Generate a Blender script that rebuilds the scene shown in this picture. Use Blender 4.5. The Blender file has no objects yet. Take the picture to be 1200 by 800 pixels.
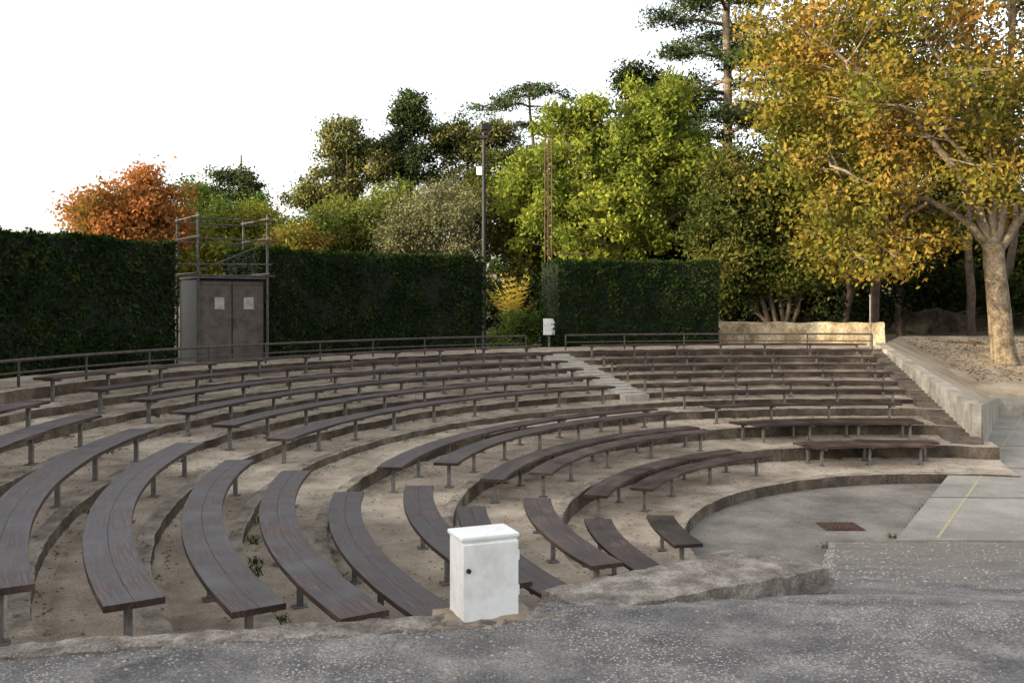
import bpy, math, random
import numpy as np
from mathutils import Vector, noise as mnoise
rng=np.random.default_rng(7); random.seed(7)
scene=bpy.context.scene
CX,CY=8.5,13.0
# ------------------------------------------------------------------ helpers
def link(o,parent=None):
    scene.collection.objects.link(o)
    if parent is not None: o.parent=parent
    return o
def empty(name,loc=(0,0,0)):
    e=bpy.data.objects.new(name,None); e.location=(0,0,0); e.empty_display_size=.2
    return link(e)
def mk(name,v,f,mats,midx=None,smooth=False,parent=None,uv=None):
    me=bpy.data.meshes.new(name); me.from_pydata([tuple(map(float,p)) for p in v],[],[tuple(q) for q in f])
    for m in (mats if isinstance(mats,(list,tuple)) else [mats]): me.materials.append(m)
    if midx is not None: me.polygons.foreach_set('material_index',midx)
    if smooth: me.polygons.foreach_set('use_smooth',[True]*len(f))
    if uv is not None:
        l=me.uv_layers.new(name='UVMap'); a=[]
        for q in f:
            for i in q: a+= [uv[i][0],uv[i][1]]
        l.data.foreach_set('uv',a)
    me.update()
    return link(bpy.data.objects.new(name,me),parent)
class MB:
    def __init__(s): s.v=[];s.f=[];s.m=[]
    def add(s,v,f,m=0):
        b=len(s.v); s.v+=[tuple(p) for p in v]; s.f+=[tuple(i+b for i in q) for q in f]; s.m+=[m]*len(f)
    def box(s,c,d,m=0,rot=0.):
        cx,cy,cz=c; x,y,z=[k/2 for k in d]; ca,sa=math.cos(rot),math.sin(rot)
        v=[]
        for dz in (-z,z):
            for dx,dy in ((-x,-y),(x,-y),(x,y),(-x,y)):
                v.append((cx+dx*ca-dy*sa,cy+dx*sa+dy*ca,cz+dz))
        s.add(v,[(3,2,1,0),(4,5,6,7),(0,1,5,4),(1,2,6,5),(2,3,7,6),(3,0,4,7)],m)
    def tube(s,pts,rad,n=7,m=0):
        pts=[Vector(p) for p in pts]
        if not hasattr(rad,'__len__'): rad=[rad]*len(pts)
        vs=[];fs=[]
        for i,p in enumerate(pts):
            t=(pts[min(i+1,len(pts)-1)]-pts[max(i-1,0)]).normalized()
            a=Vector((0,0,1)) if abs(t.z)<.9 else Vector((1,0,0))
            u=t.cross(a).normalized(); w=t.cross(u)
            for k in range(n):
                an=2*math.pi*k/n; vs.append(p+(u*math.cos(an)+w*math.sin(an))*rad[i])
        for i in range(len(pts)-1):
            for k in range(n):
                fs.append((i*n+k,i*n+(k+1)%n,(i+1)*n+(k+1)%n,(i+1)*n+k))
        fs.append(tuple(range(n))[::-1]); fs.append(tuple((len(pts)-1)*n+k for k in range(n)))
        s.add(vs,fs,m)
    def obj(s,name,mats,parent=None,smooth=False):
        return mk(name,s.v,s.f,mats,s.m,smooth,parent)
# ------------------------------------------------------------------ materials
def newmat(name):
    m=bpy.data.materials.new(name); m.use_nodes=True; nt=m.node_tree
    b=nt.nodes['Principled BSDF']; return m,nt,b
def surf(name,cols,scale=4.,detail=4,rough=.9,bump=.3,bscale=40.,bdist=.01,fine=None,spots=None,ramp=(.35,.65),metal=0.,spec=.3,grad=None,k=1.):
    cols=[tuple(min(c*k,.9) for c in q) for q in cols]
    m,nt,b=newmat(name); N=nt.nodes.new; Lk=nt.links.new
    tc=N('ShaderNodeTexCoord'); co=tc.outputs['Object']
    n1=N('ShaderNodeTexNoise'); n1.inputs['Scale'].default_value=scale; n1.inputs['Detail'].default_value=detail; n1.inputs['Roughness'].default_value=.65
    Lk(co,n1.inputs['Vector'])
    r=N('ShaderNodeValToRGB'); e=r.color_ramp.elements
    e[0].position=ramp[0]; e[1].position=ramp[1]; e[0].color=(*cols[0],1); e[1].color=(*cols[-1],1)
    if len(cols)==3:
        x=e.new((ramp[0]+ramp[1])/2); x.color=(*cols[1],1)
    Lk(n1.outputs['Fac'],r.inputs['Fac']); out=r.outputs['Color']
    if grad:
        sx=N('ShaderNodeSeparateXYZ'); Lk(co,sx.inputs[0])
        ng=N('ShaderNodeTexNoise'); ng.inputs['Scale'].default_value=1.1; ng.inputs['Detail'].default_value=6; Lk(co,ng.inputs['Vector'])
        ma=N('ShaderNodeMath'); ma.operation='MULTIPLY_ADD'; ma.inputs[1].default_value=7; Lk(ng.outputs['Fac'],ma.inputs[0]); Lk(sx.outputs['Y'],ma.inputs[2])
        mg=N('ShaderNodeMapRange'); mg.inputs['From Min'].default_value=grad[0]+3.5; mg.inputs['From Max'].default_value=grad[1]+3.5; Lk(ma.outputs[0],mg.inputs['Value'])
        mi=N('ShaderNodeMix'); mi.data_type='RGBA'; Lk(mg.outputs[0],mi.inputs['Factor']); Lk(out,mi.inputs['A']); mi.inputs['B'].default_value=(*grad[2],1); out=mi.outputs['Result']
    if fine:
        n2=N('ShaderNodeTexNoise'); n2.inputs['Scale'].default_value=fine[0]; n2.inputs['Detail'].default_value=2
        Lk(co,n2.inputs['Vector'])
        mr=N('ShaderNodeMapRange'); mr.inputs['From Min'].default_value=.3; mr.inputs['From Max'].default_value=.7
        mr.inputs['To Min'].default_value=1-fine[1]; mr.inputs['To Max'].default_value=1+fine[1]; Lk(n2.outputs['Fac'],mr.inputs['Value'])
        mx=N('ShaderNodeVectorMath'); mx.operation='SCALE'; Lk(out,mx.inputs[0]); Lk(mr.outputs[0],mx.inputs['Scale']); out=mx.outputs[0]
    if spots:
        vo=N('ShaderNodeTexVoronoi'); vo.inputs['Scale'].default_value=spots[0]; Lk(co,vo.inputs['Vector'])
        lt=N('ShaderNodeMath'); lt.operation='LESS_THAN'; lt.inputs[1].default_value=spots[1]; Lk(vo.outputs['Distance'],lt.inputs[0])
        n3=N('ShaderNodeTexNoise'); n3.inputs['Scale'].default_value=spots[3]; n3.inputs['Detail'].default_value=3; Lk(co,n3.inputs['Vector'])
        gt=N('ShaderNodeMapRange'); gt.inputs['From Min'].default_value=spots[4]-.05; gt.inputs['From Max'].default_value=spots[4]+.1; Lk(n3.outputs['Fac'],gt.inputs['Value'])
        mu=N('ShaderNodeMath'); mu.operation='MULTIPLY'; Lk(lt.outputs[0],mu.inputs[0]); Lk(gt.outputs[0],mu.inputs[1])
        mi=N('ShaderNodeMix'); mi.data_type='RGBA'; Lk(mu.outputs[0],mi.inputs['Factor']); Lk(out,mi.inputs['A']); mi.inputs['B'].default_value=(*spots[2],1); out=mi.outputs['Result']
    Lk(out,b.inputs['Base Color'])
    b.inputs['Roughness'].default_value=rough; b.inputs['Metallic'].default_value=metal; b.inputs['Specular IOR Level'].default_value=spec
    if bump:
        nb=N('ShaderNodeTexNoise'); nb.inputs['Scale'].default_value=bscale; nb.inputs['Detail'].default_value=3; nb.inputs['Roughness'].default_value=.7; Lk(co,nb.inputs['Vector'])
        bp=N('ShaderNodeBump'); bp.inputs['Strength'].default_value=bump; bp.inputs['Distance'].default_value=bdist
        Lk(nb.outputs['Fac'],bp.inputs['Height']); Lk(bp.outputs[0],b.inputs['Normal'])
    return m
def leafmat(name,cols,transl=.35,nscale=.5,k=1.):
    cols=[tuple(c*k for c in q) for q in cols]
    m,nt,b=newmat(name); N=nt.nodes.new; Lk=nt.links.new
    nt.nodes.remove(b); out=nt.nodes['Material Output']
    g=N('ShaderNodeNewGeometry'); tc=N('ShaderNodeTexCoord')
    n=N('ShaderNodeTexNoise'); n.inputs['Scale'].default_value=nscale; n.inputs['Detail'].default_value=1; Lk(tc.outputs['Object'],n.inputs['Vector'])
    a=N('ShaderNodeMath'); a.operation='MULTIPLY_ADD'; a.inputs[1].default_value=.45; Lk(g.outputs['Random Per Island'],a.inputs[0])
    s=N('ShaderNodeMapRange'); s.inputs['From Min'].default_value=.3; s.inputs['From Max'].default_value=.7; s.inputs['To Max'].default_value=.6; Lk(n.outputs['Fac'],s.inputs['Value'])
    Lk(s.outputs[0],a.inputs[2])
    r=N('ShaderNodeValToRGB'); e=r.color_ramp.elements
    e[0].position=0; e[0].color=(*cols[0],1); e[1].position=1; e[1].color=(*cols[-1],1)
    for i,c in enumerate(cols[1:-1]):
        x=e.new((i+1)/(len(cols)-1)); x.color=(*c,1)
    Lk(a.outputs[0],r.inputs['Fac'])
    d=N('ShaderNodeBsdfDiffuse'); Lk(r.outputs[0],d.inputs[0])
    if transl>.18:
        t=N('ShaderNodeBsdfTranslucent'); mx=N('ShaderNodeMixShader'); mx.inputs[0].default_value=transl
        Lk(r.outputs[0],t.inputs[0]); Lk(d.outputs[0],mx.inputs[1]); Lk(t.outputs[0],mx.inputs[2]); Lk(mx.outputs[0],out.inputs['Surface'])
    else: Lk(d.outputs[0],out.inputs['Surface'])
    return m
M_sand=surf('sandy_gravel',[(.17,.13,.092),(.27,.217,.16),(.36,.297,.225)],scale=1.3,detail=6,fine=(60,.28),bump=.7,bscale=70,spots=(38,.17,(.12,.09,.065),1.5,.47),k=1.28)
M_curb=surf('old_concrete_edge',[(.13,.105,.08),(.23,.19,.145),(.32,.27,.205)],scale=2.5,fine=(40,.25),bump=.6,bscale=50,k=1.1)
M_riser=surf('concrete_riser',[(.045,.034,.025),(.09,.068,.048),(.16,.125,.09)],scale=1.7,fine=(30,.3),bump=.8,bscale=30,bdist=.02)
M_orch=surf('orchestra_concrete',[(.105,.095,.078),(.175,.155,.128),(.24,.215,.18)],scale=.9,detail=6,fine=(50,.3),bump=.6,bscale=60,spots=(26,.17,(.07,.06,.045),.8,.48))
M_stage=surf('stage_concrete',[(.21,.19,.16),(.28,.255,.215),(.33,.305,.26)],scale=.8,detail=6,fine=(45,.2),bump=.4,bscale=60,spots=(22,.13,(.14,.12,.10),.7,.5))
M_asph=surf('rough_asphalt',[(.075,.07,.068),(.125,.115,.108),(.20,.185,.165)],scale=2.2,fine=(70,.4),bump=1.0,bscale=55,bdist=.02,spots=(46,.27,(.44,.40,.35),1.3,.46),grad=(5.6,10.,(.185,.16,.132)),k=1.22)
M_conc=surf('weathered_concrete',[(.10,.082,.068),(.19,.16,.132),(.32,.28,.235)],scale=5,fine=(60,.3),bump=.9,bscale=45,bdist=.015,spots=(60,.2,(.42,.38,.32),3,.5))
M_wallc=surf('flank_wall_concrete',[(.17,.15,.115),(.27,.24,.19),(.35,.32,.26)],scale=1.6,fine=(30,.2),bump=.4,bscale=30)
M_stair=surf('pale_stair_concrete',[(.27,.24,.20),(.39,.355,.30)],scale=3,fine=(40,.12),bump=.3)
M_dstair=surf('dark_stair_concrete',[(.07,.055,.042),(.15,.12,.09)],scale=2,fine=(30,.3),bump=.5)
M_stone=surf('ochre_stone',[(.22,.16,.09),(.42,.33,.20),(.5,.42,.28)],scale=1.8,fine=(14,.3),bump=1,bscale=8,bdist=.05)
M_rock=surf('bank_rock',[(.03,.025,.018),(.075,.06,.04),(.15,.12,.08)],scale=1.2,fine=(10,.3),bump=1,bscale=6,bdist=.1)
M_ground=surf('earth_ground',[(.07,.06,.035),(.13,.10,.065),(.19,.15,.10)],scale=.3,fine=(8,.3),bump=.8,bscale=10,bdist=.05)
M_terr=surf('gravel_terrace_ground',[(.25,.19,.125),(.36,.28,.19),(.44,.36,.25)],scale=.9,fine=(25,.25),bump=.6,bscale=30,bdist=.02,spots=(9,.2,(.20,.13,.08),.5,.45))
M_steel=surf('galvanised_steel',[(.12,.11,.10),(.22,.20,.18)],scale=12,rough=.6,bump=0,metal=.4)
M_rust=surf('rusty_steel',[(.045,.025,.018),(.11,.06,.04)],scale=10,rough=.8,bump=.2)
M_scaf=surf('dull_scaffold_steel',[(.04,.032,.028),(.095,.08,.068)],scale=10,rough=.7,bump=.1)
M_dark=surf('dark_painted_steel',[(.012,.012,.013),(.022,.022,.022)],scale=10,rough=.6,bump=0)
M_rail=surf('brown_rail_steel',[(.035,.026,.022),(.085,.065,.055)],scale=10,rough=.6,bump=.1)
M_white=surf('white_polyester',[(.54,.50,.44),(.74,.73,.70)],scale=4,rough=.45,bump=.05,fine=(30,.03),ramp=(.2,.5))
M_yel=surf('faded_yellow_paint',[(.30,.27,.20),(.44,.36,.18)],scale=12,bump=.1)
M_door=surf('brown_metal_door',[(.05,.038,.030),(.10,.078,.062)],scale=4,rough=.65,bump=.1,fine=(20,.1))
M_paper=surf('notice_paper',[(.22,.20,.18),(.34,.32,.30)],scale=9,bump=0)
M_bark=surf('bark',[(.08,.06,.038),(.17,.13,.085),(.26,.20,.135)],scale=3,fine=(18,.35),bump=1,bscale=12,bdist=.05)
M_barkd=surf('dark_bark',[(.05,.035,.025),(.11,.08,.06)],scale=3,fine=(14,.3),bump=1,bscale=10,bdist=.04)
def woodmat():
    m,nt,b=newmat('stained_wood'); N=nt.nodes.new; Lk=nt.links.new
    uv=N('ShaderNodeUVMap'); mp=N('ShaderNodeMapping'); mp.inputs['Scale'].default_value=(1.2,28,1); Lk(uv.outputs[0],mp.inputs[0])
    oi=N('ShaderNodeObjectInfo'); ad=N('ShaderNodeVectorMath'); ad.operation='ADD'; Lk(mp.outputs[0],ad.inputs[0])
    sc=N('ShaderNodeMath'); sc.operation='MULTIPLY'; sc.inputs[1].default_value=50; Lk(oi.outputs['Random'],sc.inputs[0]); Lk(sc.outputs[0],ad.inputs[1])
    n=N('ShaderNodeTexNoise'); n.inputs['Scale'].default_value=2.5; n.inputs['Detail'].default_value=5; n.inputs['Roughness'].default_value=.7; Lk(ad.outputs[0],n.inputs[0])
    tc=N('ShaderNodeTexCoord'); n2=N('ShaderNodeTexNoise'); n2.inputs['Scale'].default_value=1.8; n2.inputs['Detail'].default_value=6; Lk(tc.outputs['Object'],n2.inputs[0])
    mm=N('ShaderNodeMath'); mm.operation='MULTIPLY_ADD'; mm.inputs[1].default_value=.55; Lk(n.outputs[0],mm.inputs[0])
    m3=N('ShaderNodeMath'); m3.operation='MULTIPLY_ADD'; m3.inputs[1].default_value=.37; Lk(n2.outputs[0],m3.inputs[0])
    m4=N('ShaderNodeMath'); m4.operation='MULTIPLY'; m4.inputs[1].default_value=.07; Lk(oi.outputs['Random'],m4.inputs[0]); Lk(m4.outputs[0],m3.inputs[2]); Lk(m3.outputs[0],mm.inputs[2])
    r=N('ShaderNodeValToRGB'); e=r.color_ramp.elements; e[0].position=.38; e[0].color=(.014,.0075,.006,1); e[1].position=.62; e[1].color=(.115,.072,.055,1)
    x=e.new(.5); x.color=(.036,.019,.015,1)
    Lk(mm.outputs[0],r.inputs[0]); Lk(r.outputs[0],b.inputs['Base Color']); b.inputs['Specular IOR Level'].default_value=.4
    mr=N('ShaderNodeMapRange'); mr.inputs['From Min'].default_value=.3; mr.inputs['From Max'].default_value=.7; mr.inputs['To Min'].default_value=.34; mr.inputs['To Max'].default_value=.62; Lk(n2.outputs[0],mr.inputs[0]); Lk(mr.outputs[0],b.inputs['Roughness'])
    bp=N('ShaderNodeBump'); bp.inputs['Strength'].default_value=.4; bp.inputs['Distance'].default_value=.004; Lk(n.outputs[0],bp.inputs['Height']); Lk(bp.outputs[0],b.inputs['Normal'])
    return m
M_wood=woodmat()
# ------------------------------------------------------------------ terraces
edges=[6.0,7.8,9.3,10.85,11.75,12.6,13.5,14.4,15.3,16.2,17.1]
ztr=[-1.83,-1.53,-1.27,-1.05,-.90,-.73,-.57,-.41,-.25,-.08,.15]
def tread_z(r):
    z=-2.03
    for e,t in zip(edges,ztr):
        if r>=e-.001: z=t
    return z
def pol(r,deg,z=0.):
    a=math.radians(deg); return (CX+r*math.cos(a),CY+r*math.sin(a),z)
def wall_ang(r):
    return 75.9+max(r-8.8,0)/9.1*2.9
prof=[]
zprev=-2.06
for i,(e,t) in enumerate(zip(edges,ztr)):
    cw=.2 if i==0 else .15
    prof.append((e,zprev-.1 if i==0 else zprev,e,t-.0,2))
    prof.append((e,t,e+.02,t+.012,1)); prof.append((e+.02,t+.012,e+cw,t+.010,1)); prof.append((e+cw,t+.010,e+cw+.03,t,0))
    nx=edges[i+1] if i+1<len(edges) else 19.0
    k=6; s0=e+cw+.03
    for j in range(k):
        prof.append((s0+(nx-s0)*j/k,t,s0+(nx-s0)*(j+1)/k,t+(.03 if j==k-1 else 0.),0))
    zprev=t+.0
mb=MB()
for (r0,z0,r1,z1,m) in prof:
    vs=[]; angs=np.linspace(wall_ang(r0)-.35 if r0>8.5 else 74,238,520)
    for a in angs:
        for r,z in ((r0,z0),(r1,z1)):
            w=.022*mnoise.noise(Vector((a*.35,r*.8,0)))+.012*mnoise.noise(Vector((a*2.,r,5)))
            x,y,_=pol(r+w,a); zz=z+.022*mnoise.noise(Vector((x*1.3,y*1.3,3)))+.010*mnoise.noise(Vector((x*5,y*5,3)))
            vs.append((x,y,zz))
    fs=[(2*i,2*i+1,2*i+3,2*i+2) for i in range(len(angs)-1)]
    mb.add(vs,fs,m)
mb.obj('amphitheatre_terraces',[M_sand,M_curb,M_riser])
mb=MB(); vs=[(CX,CY,-2.03)]; n=96
for rr in (2,4,6.3,14):
    for k in range(n):
        vs.append(pol(rr,360*k/n,-2.03))
fs=[(0,1+k,1+(k+1)%n) for k in range(n)]
for q in range(3):
    for k in range(n): fs.append((1+q*n+k,1+(q+1)*n+k,1+(q+1)*n+(k+1)%n,1+q*n+(k+1)%n))
vs=[(x,y,z if math.hypot(x-CX,y-CY)<6.5 else -2.6) for x,y,z in vs]
mb.add(vs,fs); mb.obj('orchestra_floor_ground',[M_orch])
mb=MB(); gx,gy=5.35,15.3
mb.box((gx,gy,-2.015),(.62,.5,.02),0)
for i in range(9): mb.box((gx-.26+i*.065,gy,-1.998),(.03,.44,.016),0)
mb.obj('drain_grate',[M_rust])
def stairs(name,a0f,a1,r0,r1,mat,lift=.0,step=.3):
    mb=MB(); r=r0
    while r<r1-.01:
        z=-1.83+.18*(r+step+.45-7)+lift; a0=a0f(r)
        vs=[];K=3
        for zz in (z-.4,z):
            for rr in (r,r+step):
                for k in range(K): vs.append(pol(rr,a0+(a1-a0)*k/(K-1),zz))
        f=[]
        for k in range(K-1):
            f.append((2*K+k,2*K+k+1,3*K+k+1,3*K+k)); f.append((k,k+1,2*K+k+1,2*K+k))
        f.append((0,2*K,3*K,K)); f.append((K-1,2*K-1,4*K-1,3*K-1))
        mb.add(vs,f); r+=step
    mb.obj(name,[mat])
stairs('aisle_stairs',lambda r:113.6,117.0,12.35,17.3,M_stair)
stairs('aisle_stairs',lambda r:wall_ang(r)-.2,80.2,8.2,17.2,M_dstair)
# ------------------------------------------------------------------ benches
brn=random.Random(12)
def bench(r,a0,a1,z):
    if a1<a0: a0,a1=a1,a0
    z+=brn.uniform(-.008,.008); tilt=brn.uniform(-.006,.006)
    n=max(8,int((a1-a0)*r/14)); W=.38; T=.045; V=[];F=[];MI=[];UV=[]
    def strip(ra,rb,zt,zb):
        b=len(V)
        for i in range(n+1):
            a=a0+(a1-a0)*i/n; L=math.radians(a-a0)*r
            for rr,zz,v in ((ra,zt-.002,0),(ra+.003,zt,.01),(rb-.003,zt,rb-ra),(rb,zt-.002,rb-ra+.01),(rb,zb,rb-ra+.05),(ra,zb,-.05)):
                w=.006*mnoise.noise(Vector((a*.5,r*3,0)))+tilt*(i/n-.5)
                V.append(pol(rr,a,zz+w)); UV.append((L,v+ra))
        for i in range(n):
            for k in range(6):
                F.append((b+i*6+k,b+i*6+(k+1)%6,b+(i+1)*6+(k+1)%6,b+(i+1)*6+k)); MI.append(0)
        F.append(tuple(b+k for k in range(6))[::-1]); F.append(tuple(b+n*6+k for k in range(6))); MI.extend([0,0])
    strip(r-W/2,r-.0008,z,z-T); strip(r+.0008,r+W/2,z,z-T)
    mb=MB(); arc=math.radians(a1-a0)*r; nl=max(2,int(round(arc/1.45))+1)
    for i in range(nl):
        a=a0+(a1-a0)*(i/(nl-1))*(1-.5/arc)+math.degrees(.25/r)
        x,y,_=pol(r,a); g=tread_z(r)-.03
        ra=math.radians(a)
        mb.box((x,y,z-T-.0175),(.33,.05,.03),1,ra)
        mb.box((x,y,(g+z-T-.03)/2),(.05,.05,z-T-.033-g),1,ra)
        mb.box((x,y,g+.036),(.13,.13,.012),1,ra)
    b=len(V); V+=mb.v; F+=[tuple(i+b for i in q) for q in mb.f]; MI+=mb.m; UV+=[(0,0)]*len(mb.v)
    mk('curved_bench',V,F,[M_wood,M_steel],MI,uv=UV)
def sz(r): return tread_z(r)+.43
Lb=[(6.4,176.5,191),(7.3,179,199),(8.15,179,203),(9.05,182.5,207),(9.75,182,209.5),(10.65,184,212),(11.4,182,213),(12.15,182,212.6),(12.95,180,212.4),(13.7,179,211.6),(14.6,178,214),(15.5,177,214)]
Mb=[(6.8,160,120),(7.4,166,122),(8.3,166,121),(8.95,170,120),(9.65,171,120),(10.4,174,120),(12.2,173,119.5),(13.2,172,118.5),(14.05,171,118.3),(14.9,170,118.2),(15.8,170,118),(16.7,170,118)]
Rb=[(7.1,108,86),(7.7-.12,108,84),(8.6,111,84),(9.15,112,84),(10.2,112,84),(11.3,113,82),(12.3,113,82),(13.2,113,81),(14.2,112.8,81),(15.1,112.8,81),(16.0,112,81),(16.8,112,81)]
for B in (Lb,Mb,Rb):
    for r,a,b in B: bench(r,a,b,sz(r))
def rail(a0,a1,r=17.5,zt=.62,zg=.15):
    mb=MB(); n=int((a1-a0)/1.5)
    A=[a0+(a1-a0)*i/n for i in range(n+1)]
    mb.tube([pol(r,a,zt) for a in A],.032,6); mb.tube([pol(r,a,zt-.22) for a in A],.02,6)
    np_=int(math.radians(a1-a0)*r/1.7)
    for i in range(np_+1):
        a=a0+(a1-a0)*i/np_; mb.tube([pol(r,a,zg-.1),pol(r,a,zt)],.025,6)
    mb.obj('metal_railing',[M_rail])
rail(79.8,113); rail(117.5,214)
# ------------------------------------------------------------------ surrounding ground sheet
def hill(x,y):
    R=math.hypot(x-CX,y-CY)
    t=min(max((R-26)/60,0),1); t=t*t*(3-2*t)
    w=min(max((y-20)/30,0),1)
    side=min(max((x+25)/45,0),1)
    return .13+t*w*(1.5+7*side)
def gz(x,y):
    th=math.degrees(math.atan2(y-CY,x-CX))%360
    h=hill(x,y)
    if 79>th or th>222:
        if y<36: return -2.6
    return h+.06*mnoise.noise(Vector((x*.3,y*.3,0)))
rs=list(np.linspace(18.6,60,40))+list(np.geomspace(63,1600,26)); na=240; vs=[];fs=[]
for r in rs:
    for k in range(na):
        x,y,_=pol(r,360*k/na); vs.append((x,y,gz(x,y)))
for i in range(len(rs)-1):
    for k in range(na): fs.append((i*na+k,(i+1)*na+k,(i+1)*na+(k+1)%na,i*na+(k+1)%na))
mk('ground',vs,fs,M_ground,smooth=True)
# ------------------------------------------------------------------ foreground platform + ramp
FX=[-14,-2.4,.1,.2,1.5,2.05,4.6,5.6,60]; FY=[1.75,4.42,4.92,5.2,6.3,6.35,13.6,13.78,13.4]
def fz(x,y):
    t=max(y-5.0,0); z=-.215*t
    return max(z,-1.98)
def fzz(x,y):
    k=1 if y<5.5 else max(.2,1-(y-5.5)*.5)
    return fz(x,y)+.02*mnoise.noise(Vector((x*1.1,y*1.1,0)))*max(k,.6)+.009*mnoise.noise(Vector((x*6,y*6,0)))*k+.014*mnoise.noise(Vector((x*2.6,y*2.6,7)))*(1-k)
xs=np.concatenate([np.linspace(-14,-3,12),np.linspace(-2.9,8,320),np.linspace(8.2,16,26),np.linspace(18,60,12)])
vs=[];fs=[]; ys_n=170
for x in xs:
    F=float(np.interp(x,FX,FY))
    yy=np.concatenate([np.linspace(-20,3,12)[:-1],np.linspace(3,F,ys_n)])
    for y in yy: vs.append((x,y,fzz(x,y)))
    vs.append((x,F+.01,-2.7))
nt_=len(yy)+1
for i in range(len(xs)-1):
    for k in range(nt_-1): fs.append((i*nt_+k,(i+1)*nt_+k,(i+1)*nt_+k+1,i*nt_+k+1))
mk('asphalt_ramp_ground',vs,fs,M_asph,smooth=True)
def rough_poly(name,poly,zb,zt_f,mat,sub=14,amp=.012):
    P=[Vector((p[0],p[1],0)) for p in poly]; nu=sub*3; nv=sub
    V=[];F=[]
    def top(u,v):
        p=(P[0]*(1-u)+P[1]*u)*(1-v)+(P[3]*(1-u)+P[2]*u)*v
        e=min(u*8,(1-u)*8,v*5,(1-v)*5,1)
        p.z=zt_f(u,v)-(1-e)*.016
        nn=Vector((mnoise.noise(p*7),mnoise.noise(p*7+Vector((9,0,0))),mnoise.noise(p*9+Vector((0,9,0)))))
        n2=mnoise.noise(p*24)
        return p+nn*amp+Vector((n2,-n2,n2))*amp*.4
    for j in range(nv+1):
        for i in range(nu+1): V.append(top(i/nu,j/nv))
    idx=lambda i,j:j*(nu+1)+i
    for j in range(nv):
        for i in range(nu): F.append((idx(i,j),idx(i+1,j),idx(i+1,j+1),idx(i,j+1)))
    ring=[idx(i,0) for i in range(nu)]+[idx(nu,j) for j in range(nv)]+[idx(i,nv) for i in range(nu,0,-1)]+[idx(0,j) for j in range(nv,0,-1)]
    prev=ring
    for s in range(1,9):
        cur=[]
        for r_ in ring:
            p=V[r_].copy(); p.z=p.z+(zb-p.z)*s/8; p+=Vector((mnoise.noise(p*8),mnoise.noise(p*8+Vector((4,4,4))),0))*amp*1.8
            cur.append(len(V)); V.append(p)
        for k in range(len(ring)): F.append((prev[k],cur[k],cur[(k+1)%len(ring)],prev[(k+1)%len(ring)]))
        prev=cur
    return mk(name,V,F,mat,smooth=False)
rough_poly('low_concrete_wall',[(.42,4.93),(2.03,5.93),(1.52,6.38),(.17,5.33)],-.5,lambda u,v:.012-.045*u,M_conc,sub=30,amp=.013)
rough_poly('concrete_kerb',[(-6,3.50),(.33,4.81),(.30,4.99),(-6,3.68)],-.7,lambda u,v:.022,M_conc,sub=70,amp=.02)
M_latch=surf('dark_plastic_latch',[(.03,.03,.03),(.05,.05,.05)],bump=0)
def cabinet(name,c,rot,w,d,h,parent=None):
    e=empty(name); e.location=c; e.rotation_euler=(0,0,rot)
    def rb(nm,cc,dd,mat,bev=.012):
        bm=MB(); bm.box(cc,dd); o=bm.obj(nm,[mat],parent=e)
        md=o.modifiers.new('b','BEVEL'); md.width=bev; md.segments=3; return o
    rb('body',(0,0,h/2),(w-.01,d,h-.02),M_white,.014)
    rb('lid',(0,.0,h-.012),(w+.006,d+.024,.024),M_white,.008)
    rb('door',(0.0,-d/2-.009,h/2-.012),(w-.012,.02,h-.045),M_white,.008)
    bm=MB(); bm.tube([(-w/2+.035,-d/2-.017,h*.62),(-w/2+.035,-d/2-.03,h*.62)],.012,12); bm.box((-w/2+.035,-d/2-.033,h*.62),(.005,.006,.016)); bm.obj('lock',[M_latch],parent=e)
    bm=MB()
    for zz in (.12,h-.14): bm.tube([(w/2-.004,-d/2-.004,zz),(w/2-.004,-d/2-.004,zz+.05)],.008,8)
    bm.obj('hinges',[M_white],parent=e)
    return e
cabinet('electrical_cabinet',(-.15,4.88,.0),math.radians(22),.315,.2,.44)
rough_poly('cabinet_plinth',[(-.40,4.66),(.12,4.77),(.05,5.08),(-.42,4.96)],-.3,lambda u,v:.022,surf('tan_mortar',[(.18,.13,.085),(.30,.235,.17)],scale=6,bump=.8),sub=10,amp=.012)
# ------------------------------------------------------------------ stage slab
e0=(5.64,13.8); e1=(14.9,28.9); ux,uy=(e1[0]-e0[0]),(e1[1]-e0[1]); LL=math.hypot(ux,uy); ux/=LL; uy/=LL
mb=MB(); ZS=-1.86
P=[e0,(60,13.45),(60,29.1),e1]
mb.add([(x,y,z) for z in (-2.7,ZS) for x,y in P],[(4,5,6,7),(0,1,5,4),(3,0,4,7)])
mb.obj('stage_slab_pavement',[M_stage])
mb=MB(); ox,oy=uy*.55,-ux*.55
def strip(mb,a,b,w,z):
    dx,dy=b[0]-a[0],b[1]-a[1]; l=math.hypot(dx,dy); nx,ny=-dy/l*w/2,dx/l*w/2
    mb.add([(a[0]+nx,a[1]+ny,z),(a[0]-nx,a[1]-ny,z),(b[0]-nx,b[1]-ny,z),(b[0]+nx,b[1]+ny,z)],[(0,1,2,3)])
strip(mb,(e0[0]+ox+.2,e0[1]+oy+.4),(e1[0]+ox,e1[1]+oy-.3),.045,ZS+.004)
mb.obj('yellow_painted_line',[M_yel])
mb=MB()
for k in range(1,5): strip(mb,(e0[0]+ux*LL*k/5,e0[1]+uy*LL*k/5),(e0[0]+ux*LL*k/5+30,e0[1]+uy*LL*k/5-1),.03,ZS+.008)
mb.obj('expansion_joint',[M_riser])
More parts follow.
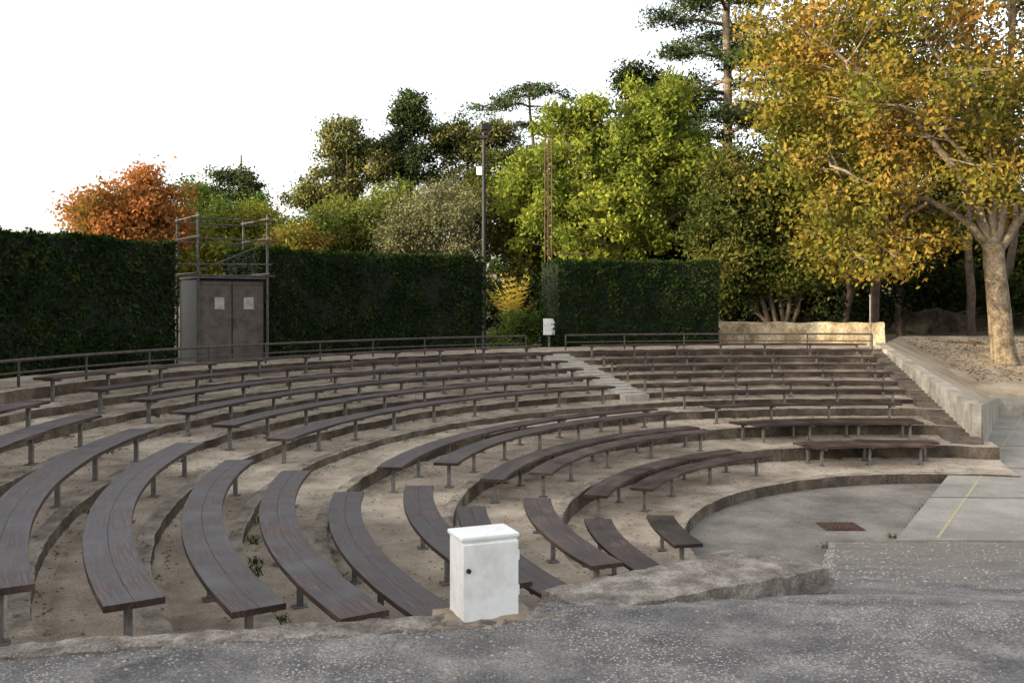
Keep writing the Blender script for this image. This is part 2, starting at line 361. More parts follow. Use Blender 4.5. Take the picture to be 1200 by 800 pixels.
# ------------------------------------------------------------------ tree terrace and flank walls
A=Vector((12.0,30.6,.22));B=Vector((10.6,21.6,-.78));C=Vector((14.9,28.95,-1.38));D=Vector((15.5,37.5,.3));E=Vector((60,29.2,-1.35));Fp=Vector((60,38,.3))
V=[];F=[]
def patch(p,nu,nv):
    b=len(V)
    for j in range(nv+1):
        for i in range(nu+1):
            u,v=i/nu,j/nv; q=(p[0]*(1-u)+p[1]*u)*(1-v)+(p[3]*(1-u)+p[2]*u)*v
            e=1 if 0<i<nu and 0<j<nv else 0
            q=q+Vector((0,0,.08*mnoise.noise(q*.5)*e+.03*mnoise.noise(q*2)*e)); V.append(q)
    for j in range(nv):
        for i in range(nu): F.append((b+j*(nu+1)+i,b+j*(nu+1)+i+1,b+(j+1)*(nu+1)+i+1,b+(j+1)*(nu+1)+i))
patch((B,C,D,A),20,24); patch((C,E,Fp,D),60,24)
mk('gravel_terrace_ground',V,F,M_terr,smooth=True)
def wall(mb,a,b,th,zb,za,zc):
    dx,dy=b[0]-a[0],b[1]-a[1]; l=math.hypot(dx,dy); nx,ny=-dy/l*th,dx/l*th
    vs=[(a[0],a[1],zb),(b[0],b[1],zb),(b[0]-nx,b[1]-ny,zb),(a[0]-nx,a[1]-ny,zb),(a[0],a[1],za),(b[0],b[1],zc),(b[0]-nx,b[1]-ny,zc),(a[0]-nx,a[1]-ny,za)]
    mb.add(vs,[(0,1,5,4),(1,2,6,5),(2,3,7,6),(3,0,4,7),(4,5,6,7)])
mb=MB(); wall(mb,(B.x-.1,B.y-.1),(A.x-.1,A.y+.2),.28,-2.3,-.7,.32); mb.obj('retaining_wall',[M_wallc])
mb=MB(); wall(mb,(B.x+.1,B.y-.2),(C.x+.05,C.y-.1),-.25,-2.3,-.7,-1.3); wall(mb,(C.x+.05,C.y-.1),(60,29.1),-.25,-2.3,-1.3,-1.3); mb.obj('retaining_wall',[M_wallc])
def rockwall(name,p0,p1,th,zb,zt,mat,amp=.06,n=60):
    P0=Vector((*p0,0));P1=Vector((*p1,0)); d=(P1-P0).normalized(); nn=Vector((-d.y,d.x,0)); V=[];F=[]; prof=[(0,0),(0,.33),(0,.66),(0,.97),(.15,1),(.85,1),(1,.97),(1,0)]
    for i in range(n+1):
        p=P0.lerp(P1,i/n)
        for (a,b) in prof:
            q=p+nn*th*a+Vector((0,0,zb+(zt-zb)*b)); q+=Vector((mnoise.noise(q*1.7),mnoise.noise(q*1.9+Vector((5,0,0))),mnoise.noise(q*1.3+Vector((0,5,0)))))*amp; V.append(q)
    k=len(prof)
    for i in range(n):
        for j in range(k-1): F.append((i*k+j,(i+1)*k+j,(i+1)*k+j+1,i*k+j+1))
    F.append(tuple(range(k))); F.append(tuple(n*k+j for j in range(k)))
    return mk(name,V,F,mat)
rockwall('stone_wall',(7.4,34.2),(13.2,33.2),.45,-.1,.92,M_stone)
rockwall('rocky_bank',(9.,42.),(40,43),2.,0,1.2,M_rock,amp=.5,n=90)
mb=MB(); mb.tube([(11.95,31.3,.1),(11.95,31.3,1.85)],.03,10); mb.tube([(11.95,31.3,1.85),(11.95,31.3,1.9)],[.045,.045],10); mb.obj('metal_post',[M_steel])
# ------------------------------------------------------------------ foliage
def leaves(name,centers,per,sig,size,mat,parent=None,flat=.75,asp=.5,seed=1):
    g=np.random.default_rng(seed); C=np.repeat(np.asarray(centers,float),per,axis=0); n=len(C)
    P=C+g.normal(size=(n,3))*np.array([sig,sig,sig*flat])
    u=g.normal(size=(n,3)); u/=np.linalg.norm(u,axis=1)[:,None]
    w=g.normal(size=(n,3)); v=np.cross(u,w); v/=np.linalg.norm(v,axis=1)[:,None]
    s=size*(.6+.8*g.random(n))[:,None]
    Vv=np.stack([P+u*s,P+v*s*asp,P-u*s,P-v*s*asp],1).reshape(-1,3)
    return raw(name,Vv,n,mat,parent)
def raw(name,Vv,n,mat,parent):
    me=bpy.data.meshes.new(name); me.vertices.add(n*4); me.vertices.foreach_set('co',Vv.astype(np.float32).ravel())
    me.loops.add(n*4); me.loops.foreach_set('vertex_index',np.arange(n*4,dtype=np.int32)); me.polygons.add(n)
    me.polygons.foreach_set('loop_start',np.arange(0,n*4,4,dtype=np.int32)); me.update(calc_edges=True); me.materials.append(mat)
    return link(bpy.data.objects.new(name,me),parent)
def blobc(blobs,seed=1,lo=.35):
    g=np.random.default_rng(seed); out=[]
    for (x,y,z,rx,ry,rz,n) in blobs:
        d=g.normal(size=(n,3)); d/=np.linalg.norm(d,axis=1)[:,None]
        k=(lo+(1-lo)*g.random(n)**.6)[:,None]*(.85+.3*g.random(n))[:,None]
        out.append(np.array([x,y,z])+d*k*np.array([rx,ry,rz]))
    return np.concatenate(out)
def wob(a,b,n,amp,seed):
    a=Vector(a);b=Vector(b); r=random.Random(seed); pts=[a]
    for i in range(1,n):
        pts.append(a.lerp(b,i/n)+Vector((r.uniform(-1,1),r.uniform(-1,1),r.uniform(-.6,.6)))*amp)
    return pts+[b]
def tree(name,base,top,tr,blobs,mat,per,sig,size,bark,seed,limbs=14,flat=.75,asp=.5,lo=.35):
    size*=.72; per=int(per*1.1); sig*=.88
    e=empty(name); mb=MB(); r=random.Random(seed)
    tp=wob(base,top,7,tr*.5,seed); mb.tube(tp,[tr*(1.25 if i==0 else 1-.8*i/7) for i in range(8)],8)
    cs=blobc(blobs,seed,lo)
    for k in range(min(limbs,len(cs))):
        c=Vector(cs[r.randrange(len(cs))]); t=r.uniform(.35,.95); s=tp[min(7,int(t*7))]
        if c.z<s.z-.5: s=tp[3]
        mb.tube(wob(s,c,4,.15,seed+k),[tr*.38,tr*.3,tr*.22,tr*.14,.02],5)
    mb.obj('trunk_and_limbs',[bark],parent=e,smooth=True)
    leaves('foliage',cs,per,sig,size,mat,parent=e,flat=flat,asp=asp,seed=seed)
    return e
ML_red=leafmat('autumn_red_leaves',[(.14,.13,.03),(.32,.135,.04),(.42,.16,.055)])
ML_gr=leafmat('green_leaves',[(.025,.05,.012),(.06,.10,.022),(.12,.15,.028)])
ML_bright=leafmat('bright_green_leaves',[(.06,.09,.014),(.14,.17,.026),(.26,.265,.042)],.36,k=1.1)
ML_lime=leafmat('yellow_green_leaves',[(.08,.12,.02),(.17,.19,.03),(.28,.24,.045)],.35)
ML_pine=leafmat('pine_needles',[(.018,.032,.014),(.036,.054,.018),(.075,.08,.03)],.1)
ML_pineg=leafmat('sunny_pine_needles',[(.035,.048,.016),(.08,.085,.027),(.15,.128,.04)],.1,k=1.25)
ML_olive=leafmat('olive_leaves',[(.08,.08,.035),(.13,.13,.06),(.18,.17,.085)],.25,k=1.1)
ML_orange=leafmat('golden_olive_leaves',[(.06,.078,.014),(.125,.118,.02),(.205,.142,.026),(.28,.145,.034)],.3,.35,k=1.1)
ML_shrub=leafmat('laurel_leaves',[(.022,.034,.009),(.055,.065,.015),(.14,.12,.028)],.22)
ML_dark=leafmat('dark_wood_leaves',[(.008,.013,.005),(.018,.026,.009),(.04,.045,.014)],.1)
ML_hedge=leafmat('cypress_hedge_leaves',[(.007,.014,.004),(.016,.029,.008),(.036,.052,.013)],.1,1.6)
ML_gold=leafmat('golden_fronds',[(.28,.20,.03),(.42,.32,.06)],.4)
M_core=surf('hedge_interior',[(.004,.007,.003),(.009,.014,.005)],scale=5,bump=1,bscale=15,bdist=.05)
def hedge(name,pts,th,zb,zt,dens=520,size=.045,back=.3):
    e=empty(name); pts=[Vector((p[0],p[1],0)) for p in pts]
    off=[]
    for i,p in enumerate(pts):
        t=(pts[min(i+1,len(pts)-1)]-pts[max(i-1,0)]).normalized(); off.append(Vector((-t.y,t.x,0)))
    V=[];F=[]
    for p,o in zip(pts,off):
        for s,z in ((-.5,zb),(-.5,zt-.06),(.5,zt-.06),(.5,zb)):
            q=p+o*(th-.12)*s; V.append((q.x,q.y,z))
    for i in range(len(pts)-1):
        for k in range(3): F.append((i*4+k,i*4+k+1,(i+1)*4+k+1,(i+1)*4+k))
    F.append((0,1,2,3)); F.append(tuple((len(pts)-1)*4+k for k in (3,2,1,0)))
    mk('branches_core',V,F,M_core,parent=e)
    g=np.random.default_rng(len(pts)+int(zt*10)); C=[]
    def quad(a,b,c,d,area):
        n=int(area*dens); u=g.random(n)[:,None]; v=g.random(n)[:,None]
        a,b,c,d=[np.array(q) for q in (a,b,c,d)]
        C.append((a*(1-u)+b*u)*(1-v)+(d*(1-u)+c*u)*v)
    for i in range(len(pts)-1):
        L=(pts[i+1]-pts[i]).length
        for s in (-.5,.5):
            a=pts[i]+off[i]*th*s;b=pts[i+1]+off[i+1]*th*s
            inner=math.hypot(a.x-CX,a.y-CY)<19.9
            quad((a.x,a.y,zb),(b.x,b.y,zb),(b.x,b.y,zt),(a.x,a.y,zt),L*(zt-zb)*(1 if inner else back))
        a=pts[i]-off[i]*th/2;b=pts[i+1]-off[i+1]*th/2;c=pts[i+1]+off[i+1]*th/2;d=pts[i]+off[i]*th/2
        quad((a.x,a.y,zt),(b.x,b.y,zt),(c.x,c.y,zt),(d.x,d.y,zt),L*th*1.3)
    for i in (0,-1):
        a=pts[i]-off[i]*th/2;d=pts[i]+off[i]*th/2
        quad((a.x,a.y,zb),(d.x,d.y,zb),(d.x,d.y,zt),(a.x,a.y,zt),th*(zt-zb))
    C=np.concatenate(C)
    bump=np.array([mnoise.noise(Vector(c)*1.1)*.11+mnoise.noise(Vector(c)*3.5)*.08 for c in C])
    C+=g.normal(size=C.shape)*.035+bump[:,None]*np.array([.8,-.8,1.0])
    leaves('foliage',C,1,.001,size,ML_hedge,parent=e,asp=.6,seed=3)
def arc(a0,a1,r,n): return [pol(r,a0+(a1-a0)*i/(n-1))[:2] for i in range(n)]
hedge('clipped_hedge',arc(188,150,19.9,16),1.5,.0,3.03)
hedge('clipped_hedge',arc(142.3,119.5,19.9,12),1.5,.0,3.0)
hedge('clipped_hedge',arc(111.3,94.3,19.9,10),1.5,.0,3.0)
SXd,SYd=.93,.3676
us=-16.
def uvp(u,v): return (SXd*u-SYd*v,SYd*u+SXd*v)
hedge('unseen_shade_hedge',[uvp(us,v) for v in np.linspace(-26,33,14)],2.0,-.5,6.4,dens=50,size=.14,back=1)  # unseen hedge, added out of frame to keep low sun off the seating
# ---------------- background trees
tree('autumn_tree',(-16.4,40,0),(-16,40,6),.2,[(-16.6,40,4.6,2.3,2.2,2.2,90),(-15.2,40,4.9,1.6,2,1.8,45),(-17.8,40,4,1.4,1.5,1.5,26),(-15.6,40,6.6,.8,.8,.8,10)],ML_red,180,.38,.13,M_barkd,11)
tree('broadleaf_tree',(-14.8,46,0),(-14.8,46,7),.2,[(-15.6,46,5.8,1.6,1.8,1.7,40),(-13.2,44,5,1.8,1.8,1.7,45)],ML_gr,170,.38,.13,M_barkd,12)
tree('pine_tree',(-15.0,52,0),(-15,52,9.8),.2,[(-15.2,52,7.8,1.3,1.3,1.9,30),(-16.8,52,7,1.2,1.2,1.3,18)],ML_pine,200,.32,.12,M_barkd,13)
tree('broadleaf_tree',(-11.5,43,0),(-11.5,43,5),.18,[(-11.7,43,4.6,1.5,1.6,1.6,45),(-9.8,42,4.2,1.4,1.4,1.4,35),(-13.6,41,3.8,1.3,1.3,1.2,25)],ML_lime,160,.33,.12,M_barkd,14)
tree('autumn_shrub',(-9.6,41,0),(-9.6,41,4),.12,[(-9.6,41,3.8,1.5,1.2,1.3,36)],leafmat('yellow_orange_leaves',[(.11,.14,.03),(.24,.18,.035),(.34,.17,.04)]),150,.3,.12,M_barkd,15)
tree('pine_tree',(-10.9,60,0),(-10.8,60,13),.28,[(-11.6,60,9,2.6,2.2,1.8,50),(-10.6,60,12,1.8,1.8,1.7,40),(-9.,60,10.4,1.3,1.5,1.5,24),(-13.3,60,8,1.2,1.2,1.,14)],ML_pineg,200,.36,.14,M_barkd,16)
tree('pine_tree',(-6.8,61,0),(-6.6,61,14.6),.28,[(-6.6,61,13.6,1.5,1.4,1.7,32),(-6.2,61,10.4,1.8,1.7,1.5,36),(-7.9,61,11.6,1.1,1.1,.9,14)],ML_pine,220,.34,.14,M_barkd,17)
tree('pine_tree',(-3,62,0),(-3,62,13.6),.28,[(-3.8,62,12.4,1.8,1.7,1.6,38),(-1.2,62,12,2.,1.7,1.8,44),(-2.6,62,9,2.8,2,1.6,46),(1.2,62,10.4,1.8,1.6,1.8,34)],ML_pineg,210,.36,.14,M_barkd,18)
tree('olive_tree',(-3.2,42,0),(-3.2,42,6),.16,[(-3.2,42,5,2.0,1.8,1.8,80),(-4.9,42,4.4,1.3,1.4,1.4,35)],ML_olive,170,.36,.10,M_barkd,19)
tree('broadleaf_tree',(-7,44,0),(-7,44,6),.16,[(-6.6,44,5.3,1.8,1.6,1.6,55),(-8.6,45,4.8,1.6,1.6,1.5,45),(-5.2,46,6.2,1.6,1.4,1.2,30)],leafmat('mid_leaves',[(.06,.085,.018),(.12,.145,.03),(.20,.19,.045)]),170,.36,.12,M_barkd,20)
tree('broadleaf_tree',(0,46,0),(0,46,7),.18,[(-.8,46,6,2.2,2,2.4,60),(1,44,4.2,2.,1.5,2.2,50)],ML_shrub,170,.38,.13,M_barkd,21)
tree('acacia_tree',(4.6,42,.2),(4.8,42,9),.32,[(4.6,42,8.6,3.4,2.8,2.6,105),(1.6,42,6.6,2.5,2.2,2.3,72),(7.2,42,7.2,2.4,2.4,2.8,74),(4.2,40.6,5.2,3.6,2,2.0,88),(2.4,42,9.4,1.5,1.5,1.4,24),(6.6,42,10.4,1.6,1.6,1.2,22)],ML_bright,160,.31,.14,M_bark,22,limbs=30,lo=.2)
def tiers(name,base,top,tr,pads,mat,per,sig,size,seed,bark=M_barkd,droop=.0):
    e=empty(name); mb=MB(); tp=wob(base,top,9,tr*.35,seed); mb.tube(tp,[tr*(1.1-.85*i/9) for i in range(10)],8)
    cs=[]; g=random.Random(seed)
    for (dx,dy,z,L) in pads:
        t=(z-base[2])/(top[2]-base[2]); t=min(max(t-.04,0),1); s=Vector(base).lerp(Vector(top),t); d=Vector((dx,dy,0)).normalized()
        rise=g.uniform(.05,.3); pl=[]
        for j in range(6):
            q=j/5; pl.append(s+d*L*q+Vector((g.uniform(-.08,.08),g.uniform(-.08,.08),L*(rise*q-(droop+rise*.6)*q*q))))
        mb.tube(pl,[tr*.33,tr*.27,tr*.2,tr*.14,tr*.08,.015],5)
        k=int(5*L)
        for i in range(k):
            q=.25+.75*g.random(); j=min(4,int(q*5)); c=pl[j].lerp(pl[j+1],q*5-j); w=.3*L*(1-abs(q-.6))
            c2=c+Vector((g.uniform(-w,w),g.uniform(-w,w),g.uniform(-.15,.2)))
            mb.tube([c,c2],[.03,.01],4); cs.append(c2)
    mb.obj('trunk_and_limbs',[bark],parent=e,smooth=True)
    leaves('foliage',cs,per,sig,size,mat,parent=e,flat=.32,asp=.25,seed=seed)
tiers('umbrella_pine',(1.6,50,0),(.9,50,13.2),.2,[(-1,.1,13.2,3.2),(1,.3,13.5,2.4),(-.6,.8,13.8,2.),(.3,-1,13.2,1.6),(-1,-.5,12.6,2.2),(1,-.2,12.6,2.0),(.9,.6,11.6,1.3),(-1,.3,11.7,1.3),(.2,.5,14,1.)],ML_pine,46,.3,.12,31,droop=.34)
pads=[]; g_=random.Random(5)
for i in range(36):
    z=11.2+i*.36; a=g_.uniform(0,6.28); L=5.4-(z-11)*.17+g_.uniform(-1,1.)
    if math.cos(a)>.3: L*=.55
    pads.append((math.cos(a),math.sin(a)*.8,z,max(L,1.2)))
tiers('cedar_tree',(11.6,50,1),(11.4,50,24.),.36,pads,ML_pine,60,.36,.13,32,bark=M_bark,droop=.10)
tree('pine_tree',(8.6,54,1),(8.6,54,15),.3,[(8.8,54,12.6,2.4,2,2.4,60),(9.6,54,9,2.8,2,2.6,70),(7,54,14.5,1.6,1.6,1.2,20)],ML_dark,200,.42,.14,M_barkd,33)
e=empty('laurel_tree'); mb=MB()
for k,(dx,dz) in enumerate([(-1.6,4.2),(-.7,5),(.2,5.2),(.9,4.2),(1.5,3.6),(-2.4,3.)]):
    mb.tube(wob((10.3+.08*k,36.4,.1),(10.2+dx,36.4+.2*(k%3),dz),6,.1,60+k),[.11,.1,.09,.07,.05,.04,.02],6)
mb.obj('trunk_and_limbs',[M_barkd],parent=e,smooth=True)
leaves('foliage',blobc([(9.4,36.5,5.6,2.,1.8,2.4,95),(8.3,36.6,4.,1.3,1.4,1.7,45),(10.6,36.3,3.1,1.7,1.4,1.2,60),(8.6,36.4,2.8,1.2,1,1,30)],61,.2),190,.33,.09,ML_shrub,parent=e,seed=61)
# the big tree on the gravel terrace
e=empty('chestnut_tree'); mb=MB(); Y=33.4
def limb(pts,r0,r1,n=9):
    m=len(pts); mb.tube(pts,[r0+(r1-r0)*i/(m-1) for i in range(m)],n)
def smoothp(pts,k=4,amp=.06,seed=0):
    P=[Vector(p) for p in pts]; out=[]; r=random.Random(seed)
    for i in range(len(P)-1):
        a=P[max(i-1,0)];b=P[i];c=P[i+1];d=P[min(i+2,len(P)-1)]
        for j in range(k):
            t=j/k; q=.5*((2*b)+(c-a)*t+(2*a-5*b+4*c-d)*t*t+(3*b-a-3*c+d)*t**3)
            out.append(q+Vector((r.uniform(-1,1),r.uniform(-1,1),r.uniform(-1,1)))*amp*(i+j>0))
    return out+[P[-1]]
mb.tube(smoothp([(17.55,Y,-.7),(17.5,Y,-.2),(17.35,Y,1.2),(17.2,Y,2.6),(17.1,Y,3.7)],3,.02),[.62,.52,.46,.43,.41,.4,.39,.38,.37,.36,.36,.36,.35],12)
main=[([(17.1,Y,3.5),(17.5,Y,5.5),(17.8,Y+.2,7.85),(18,Y+.4,12.4),(18.2,Y+.6,15.5)],.24,.05),
([(17.1,Y,3.5),(16.9,Y-.3,5.3),(16.7,Y-.4,7.2),(15.8,Y-.7,10.6),(14.9,Y-.9,13.6)],.22,.04),
([(17.1,Y,3.2),(16.2,Y-.3,4.3),(14.6,Y-.6,5.2),(12.6,Y-1,5.6),(10.9,Y-1.3,6.3)],.17,.03),
([(17.0,Y,3.7),(16.1,Y-.6,5.4),(14,Y-1.,7.85),(12.2,Y-1.,9.5),(10,Y-.8,11.2)],.19,.03),
([(17.2,Y,3.3),(18.3,Y,4.9),(20,Y,6.6),(22,Y,9)],.2,.04),
([(17.5,Y,5.5),(18.6,Y-.4,7.4),(19.6,Y-1,10.),(20,Y-1.,13)],.14,.03),
([(16.9,Y-.3,5.3),(15.4,Y-1.2,6.8),(13.4,Y-2,8.0),(11.8,Y-2.4,8.2)],.11,.02),
([(16.7,Y-.4,7.2),(15.2,Y-1.2,9),(14.0,Y-1.6,10.8),(13.4,Y-1.8,12.5)],.11,.02),
([(14.6,Y-.6,5.2),(13.4,Y-.9,4.5),(12.4,Y-1,3.9),(11.6,Y-1,3.7)],.07,.02)]
tips=[]; rr=random.Random(4)
for k,(p,a,b) in enumerate(main):
    q=smoothp(p,4,.05,k); limb(q,a,b)
    for i in range(5,len(q)):
        for t in range(2):
            d=Vector((rr.uniform(-1,1),rr.uniform(-1,1),rr.uniform(-.5,.9))).normalized()*rr.uniform(.9,2.3)
            s=wob(q[i],q[i]+d,4,.1,rr.randrange(99999)); limb(s,max(b,.05),.012,5); tips+=[s[-1]]
            for _ in range(2):
                d2=d*.5+Vector((rr.uniform(-1,1),rr.uniform(-1,1),rr.uniform(-.8,.6)))*.7
                s2=wob(s[2],s[2]+d2,3,.06,rr.randrange(99999)); limb(s2,.022,.008,4); tips.append(s2[-1])
mb.obj('trunk_and_limbs',[M_bark],parent=e,smooth=True)
tips=np.array([tuple(t) for t in tips])
Yb=Y+1.5
cb=blobc([(12.2,Yb,10.2,3.4,1.8,2.6,95),(16.1,Yb,9.9,3.0,1.6,2.8,44),(10.1,Y+.5,9.2,1.9,1.8,2.2,42),(10.9,Y,6.4,2.2,1.6,1.5,40),(12.1,Y-.4,3.8,2.2,1.6,1.3,46),(14.7,Yb,7,2.5,1.5,1.8,16),(20.3,Yb,9,2.2,2,4,30),(15,Yb,13.8,5,2,2.6,110),(20,Yb,14,3,2,2.5,50),(10.6,Yb,12.8,2.2,1.6,2.2,46)],71,.25)
leaves('foliage',np.concatenate([tips,cb]),58,.34,.095,ML_orange,parent=e,asp=.55,seed=71)
tree('oak_tree',(16,44,1),(16,44,12),.3,[(15,44,8,4,2.5,4,130),(20,45,9,4.5,2.5,5,150),(12.5,44,5.5,2.4,2,2.6,60),(15,45,13,4,2,2.5,70)],leafmat('oak_leaves',[(.022,.034,.009),(.06,.07,.016),(.14,.11,.025)],.2),140,.48,.16,M_barkd,41)
tree('oak_tree',(24,46,1),(24,46,12),.3,[(25,46,8,4.5,2.5,6,120)],ML_shrub,140,.48,.16,M_barkd,42)
cs=blobc([(x,50+rng.uniform(-2,3),z0,3.2,2.5,2.6,40) for x in range(2,44,4) for z0 in (1.8,5)],43,.1)
leaves('distant_woodland_foliage',cs,90,.55,.22,ML_dark,seed=43)
cs=blobc([(x,41.2+rng.uniform(-.3,.6),rng.uniform(1.5,2.6),1.3,.8,rng.uniform(.8,1.4),16) for x in np.arange(9.5,34,1.6)],45,.1)
leaves('understorey_shrubs',cs,100,.3,.11,ML_dark,seed=45)
cs=blobc([(x,rng.uniform(70,95),rng.uniform(2,4.5),6,5,3,26) for x in range(-62,10,7)],44,.1)
leaves('distant_tree_line',cs,80,.8,.34,ML_gr,seed=44)
e=empty('tree_grove'); mb=MB()
for k,(x,y,r_) in enumerate([(14.3,40,.14),(15.2,39.6,.2),(17,41,.16),(19.6,40,.18),(21.5,41,.2)]):
    mb.tube(wob((x,y,.1),(x+.5*math.sin(k*2),y,6),6,.12,80+k),[r_*1.2,r_,r_,r_*.9,r_*.8,r_*.7,r_*.5],7)
mb.obj('trunks',[M_barkd],parent=e,smooth=True)
def fronds(name,c,n,L,mat,seed):
    g=random.Random(seed); Q=[]
    for i in range(n):
        a=g.uniform(0,6.28); el=g.uniform(.7,1.45); l=L*g.uniform(.7,1.1); prev=Vector(c); d=Vector((math.cos(a)*math.cos(el),math.sin(a)*math.cos(el),math.sin(el)))
        for s in range(9):
            nx=prev+d*l/9; d=(d+Vector((0,0,-.07))).normalized()
            side=d.cross(Vector((0,0,1))).normalized()
            for sg in (-1,1):
                w=.22*math.sin((s+1)/10*math.pi)+.03
                tip=prev+side*sg*w+d*.14
                Q.append([prev,prev+d*.035,tip,prev+side*sg*w*.5+d*.02])
            prev=nx
    Vv=np.array([[tuple(p) for p in q] for q in Q]).reshape(-1,3); raw(name,Vv,len(Q),mat,None)
fronds('golden_fern_shrub',(0.0,33.4,.9),26,2.0,ML_gold,3)
leaves('round_bush',blobc([(.35,32.3,.7,.8,.7,.6,40),(-.5,32.3,.4,.5,.5,.4,14)],91,.1),90,.15,.06,ML_gr,seed=91)
leaves('ivy_bush',blobc([(1.2,34.8,1.4,1.6,1,1.3,50),(-1.,35.4,1.6,1.4,1,1.4,46)],92,.1),110,.25,.08,ML_dark,seed=92)
# ------------------------------------------------------------------ masts
mb=MB(); mb.tube([(-.95,31.8,.1),(-.95,31.8,7.4)],[.085,.06],10); mb.tube([(-.95,31.8,7.3),(-.8,31.8,7.35)],.03,6)
mb.box((-.88,31.7,7.55),(.34,.25,.2),0,.3); mb.box((-.95,31.75,7.22),(.3,.2,.1)); mb.obj('floodlight_mast',[M_dark])
mb=MB(); mx,my=1.28,33.
for dx,dy in ((-.12,0),(.12,0),(0,.2)): mb.tube([(mx+dx,my+dy,.1),(mx+dx,my+dy,7.4)],.022,6)
for i in range(24):
    z=.3+i*.3
    for a,b in (((-.12,0),(.12,0)),((.12,0),(0,.2))):
        mb.tube([(mx+a[0],my+a[1],z),(mx+b[0],my+b[1],z)],.010,4)
mb.tube([(mx,my,3.35),(mx+1.4,my,3.35)],.025,6); mb.tube([(mx,my,3.0),(mx+.6,my,3.0)],.02,6); mb.box((mx,my,7.45),(.36,.1,.05))
mb.obj('lattice_mast',[M_rust])
e_=cabinet('electrical_cabinet',(1.25,31.3,.55),0,.42,.25,.55)
mb=MB(); mb.box((-1.1,31.5,6.05),(.18,.15,.28)); mb.obj('junction_box',[M_white])
mb=MB(); mb.tube([(1.25,31.35,.1),(1.25,31.35,.56)],.04,8); mb.obj('cabinet_post',[M_steel])
# ------------------------------------------------------------------ scaffold tower with doors
e=empty('scaffold_control_booth'); SX,SY=-7.46,24.14; rot=math.radians(35)
e.location=(SX,SY,.1); e.rotation_euler=(0,0,rot)
w,d,h=1.75,1.8,2.1
mb=MB(); mb.box((0,.06,h/2),(w-.1,d-.2,h)); mb.obj('booth_walls',[M_dark],parent=e)
mb=MB()
for s in (-1,1):
    mb.box((s*.41,-d/2+.13,h/2),(.79,.05,h-.08)); mb.box((s*.06,-d/2+.095,h*.5),(.03,.04,.2))
for z in (.12,h-.1): mb.box((0,-d/2+.10,z),(1.6,.03,.05))
mb.obj('doors',[M_door],parent=e)
mb=MB()
mb.box((-.32,-d/2+.095,h*.72),(.24,.012,.3)); mb.box((.42,-d/2+.095,h*.72),(.26,.012,.3)); mb.obj('notices',[M_paper],parent=e)
mb=MB()
for sx in (-w/2,w/2):
    for sy in (-d/2,d/2): mb.tube([(sx,sy,-.1),(sx,sy,3.75)],.034,8)
for z in (2.2,3.1,3.6):
    for sy in (-d/2,d/2): mb.tube([(-w/2-.2,sy,z),(w/2+.2,sy,z)],.022,6)
    for sx in (-w/2,w/2): mb.tube([(sx,-d/2-.15,z+.06),(sx,d/2+.15,z+.06)],.022,6)
mb.tube([(-w/2,-d/2,2.3),(w/2,-d/2,3.05)],.018,6); mb.tube([(-w/2-.9,-d/2,2.45),(w/2+.1,-d/2,2.5)],.022,6); mb.box((0,0,2.15),(w,d,.05))
mb.obj('scaffold_tubes',[M_scaf],parent=e)
# ------------------------------------------------------------------ small stuff
g=np.random.default_rng(5)
def weeds(pts,n,h,name,mat,seed):
    g=np.random.default_rng(seed); Q=[]
    for p in pts:
        k=.4+.9*g.random()
        for _ in range(n):
            b=np.array(p)+np.append(g.normal(size=2)*.04,0); t=b+np.array([*(g.normal(size=2)*h*.5*k),k*h*(.4+.8*g.random())]); s=g.normal(size=3)*.0045; s[2]=0
            m_=(b+t)/2+np.array([0,0,h*.12])
            Q.append([b-s,b+s,m_+s*.8,t])
    raw(name,np.array(Q).reshape(-1,3),len(Q),mat,None)
wp=[]
for i in range(90):
    k=g.integers(1,len(edges)-1); a=g.uniform(82,200); r=edges[k]-.05
    wp.append(pol(r,a,tread_z(r)))
for i in range(20):
    k=g.integers(2,5); a=g.uniform(192,213); r=edges[k]-.05-.08*g.random(); wp.append(pol(r,a,tread_z(r)))
for i in range(34):
    t=g.random(); wp.append((4.6+1.2*t+g.normal()*.08,13.75+g.normal()*.12,-1.99))
for i in range(14): wp.append((5.7+g.normal()*.1+i*.15,13.9+i*.24,-2.03))
weeds(wp,30,.065,'weed_tufts',leafmat('weed_leaves',[(.04,.07,.016),(.08,.12,.025)]),6)
Q=[]
for i in range(9000):
    a=g.uniform(80,214); r=g.uniform(6.2,18.5) if g.random()<.7 else edges[g.integers(1,11)]-g.random()*.15
    x,y,_=pol(r,a); z=tread_z(r)+.014+.012*g.random(); s=.010+.02*g.random(); q=g.uniform(0,6.28); c,s_=math.cos(q)*s,math.sin(q)*s
    Q.append([(x+c,y+s_,z),(x-s_*.6,y+c*.6,z+.01),(x-c,y-s_,z),(x+s_*.6,y-c*.6,z+.006)])
for i in range(3000):
    u=g.random(); v=g.random(); x=13+u*12; y=30.5+v*6; t=(y-28.95)/8.6; z=-1.33+1.65*t+.06+.03
    if x<15.2: continue
    s=.03+.05*g.random(); q=g.uniform(0,6.28); c,s_=math.cos(q)*s,math.sin(q)*s
    Q.append([(x+c,y+s_,z),(x-s_*.6,y+c*.6,z+.03),(x-c,y-s_,z),(x+s_*.6,y-c*.6,z+.01)])
raw('fallen_leaves',np.array(Q).reshape(-1,3),len(Q),leafmat('litter',[(.06,.035,.02),(.16,.09,.04),(.28,.19,.09)],.1),None)
mb=MB()
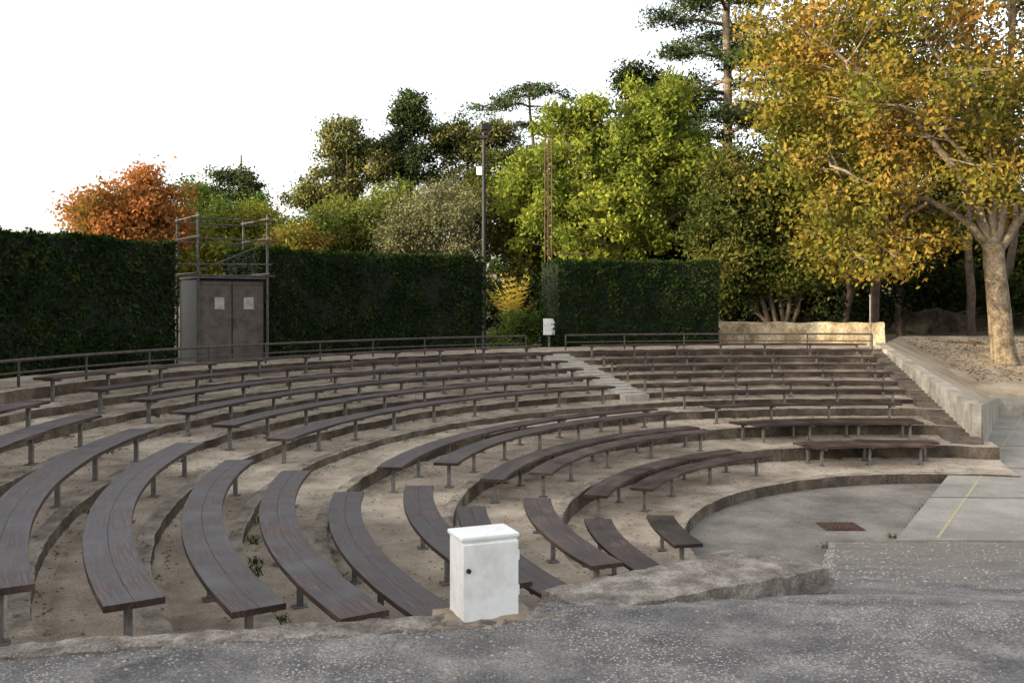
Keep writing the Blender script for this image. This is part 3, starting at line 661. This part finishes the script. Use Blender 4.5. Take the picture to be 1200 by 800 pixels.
for i in range(9000):
    q_=g.random(); x=g.uniform(-2.8,7); F=float(np.interp(x,FX,FY)); y=g.uniform(3.2,min(F-.03,13.5)) if q_<.78 else F-.25*g.random()
    if q_>.3 and mnoise.noise(Vector((x*.8,y*.8,2)))<-.12: continue
    z=fzz(x,y); s=(.003+.010*g.random()**3)*(1 if y<6.5 else 1.7)
    o=[(s*g.uniform(.7,1.3),0,0),(0,s*g.uniform(.7,1.3),0),(-s*g.uniform(.7,1.3),0,0),(0,-s*g.uniform(.7,1.3),0),(0,0,s*.7),(0,0,-s*.5)]
    mb.add([(x+p[0],y+p[1],z+p[2]) for p in o],[(0,1,4),(1,2,4),(2,3,4),(3,0,4),(1,0,5),(2,1,5),(3,2,5),(0,3,5)])
mb.obj('loose_gravel',[surf('pebble',[(.16,.14,.12),(.38,.34,.29)],scale=20,bump=0)])
# ------------------------------------------------------------------ light, sky, camera
el=math.radians(10.); d=Vector((SXd*math.cos(el),SYd*math.cos(el),-math.sin(el)))
sl=bpy.data.lights.new('sun','SUN'); sl.energy=5.6; sl.angle=math.radians(.5); sl.color=(1.,.79,.44)
so=link(bpy.data.objects.new('sun',sl)); so.rotation_euler=d.to_track_quat('-Z','Y').to_euler(); so.location=(-20,-15,20)
w=bpy.data.worlds.new('World'); scene.world=w; w.use_nodes=True; nt=w.node_tree
bg=nt.nodes['Background']; sk=nt.nodes.new('ShaderNodeTexSky'); sk.sky_type='NISHITA'; sk.sun_disc=False
sk.sun_elevation=el; sk.sun_rotation=math.atan2(-SXd,-SYd)%(2*math.pi); sk.air_density=1.0; sk.dust_density=4.0; sk.ozone_density=1.0
hs=nt.nodes.new('ShaderNodeHueSaturation'); hs.inputs['Saturation'].default_value=.3
nt.links.new(sk.outputs[0],hs.inputs['Color']); nt.links.new(hs.outputs[0],bg.inputs['Color']); bg.inputs['Strength'].default_value=.76
cam=bpy.data.cameras.new('camera'); co=link(bpy.data.objects.new('camera',cam)); co.location=(0,0,1.62); co.rotation_euler=(math.radians(90),0,0)
cam.lens=33.; cam.sensor_width=36; cam.shift_y=-.0375; cam.clip_end=5000; cam.clip_start=.05
scene.camera=co
scene.view_settings.view_transform='Standard'; scene.view_settings.look='None'; scene.view_settings.exposure=0
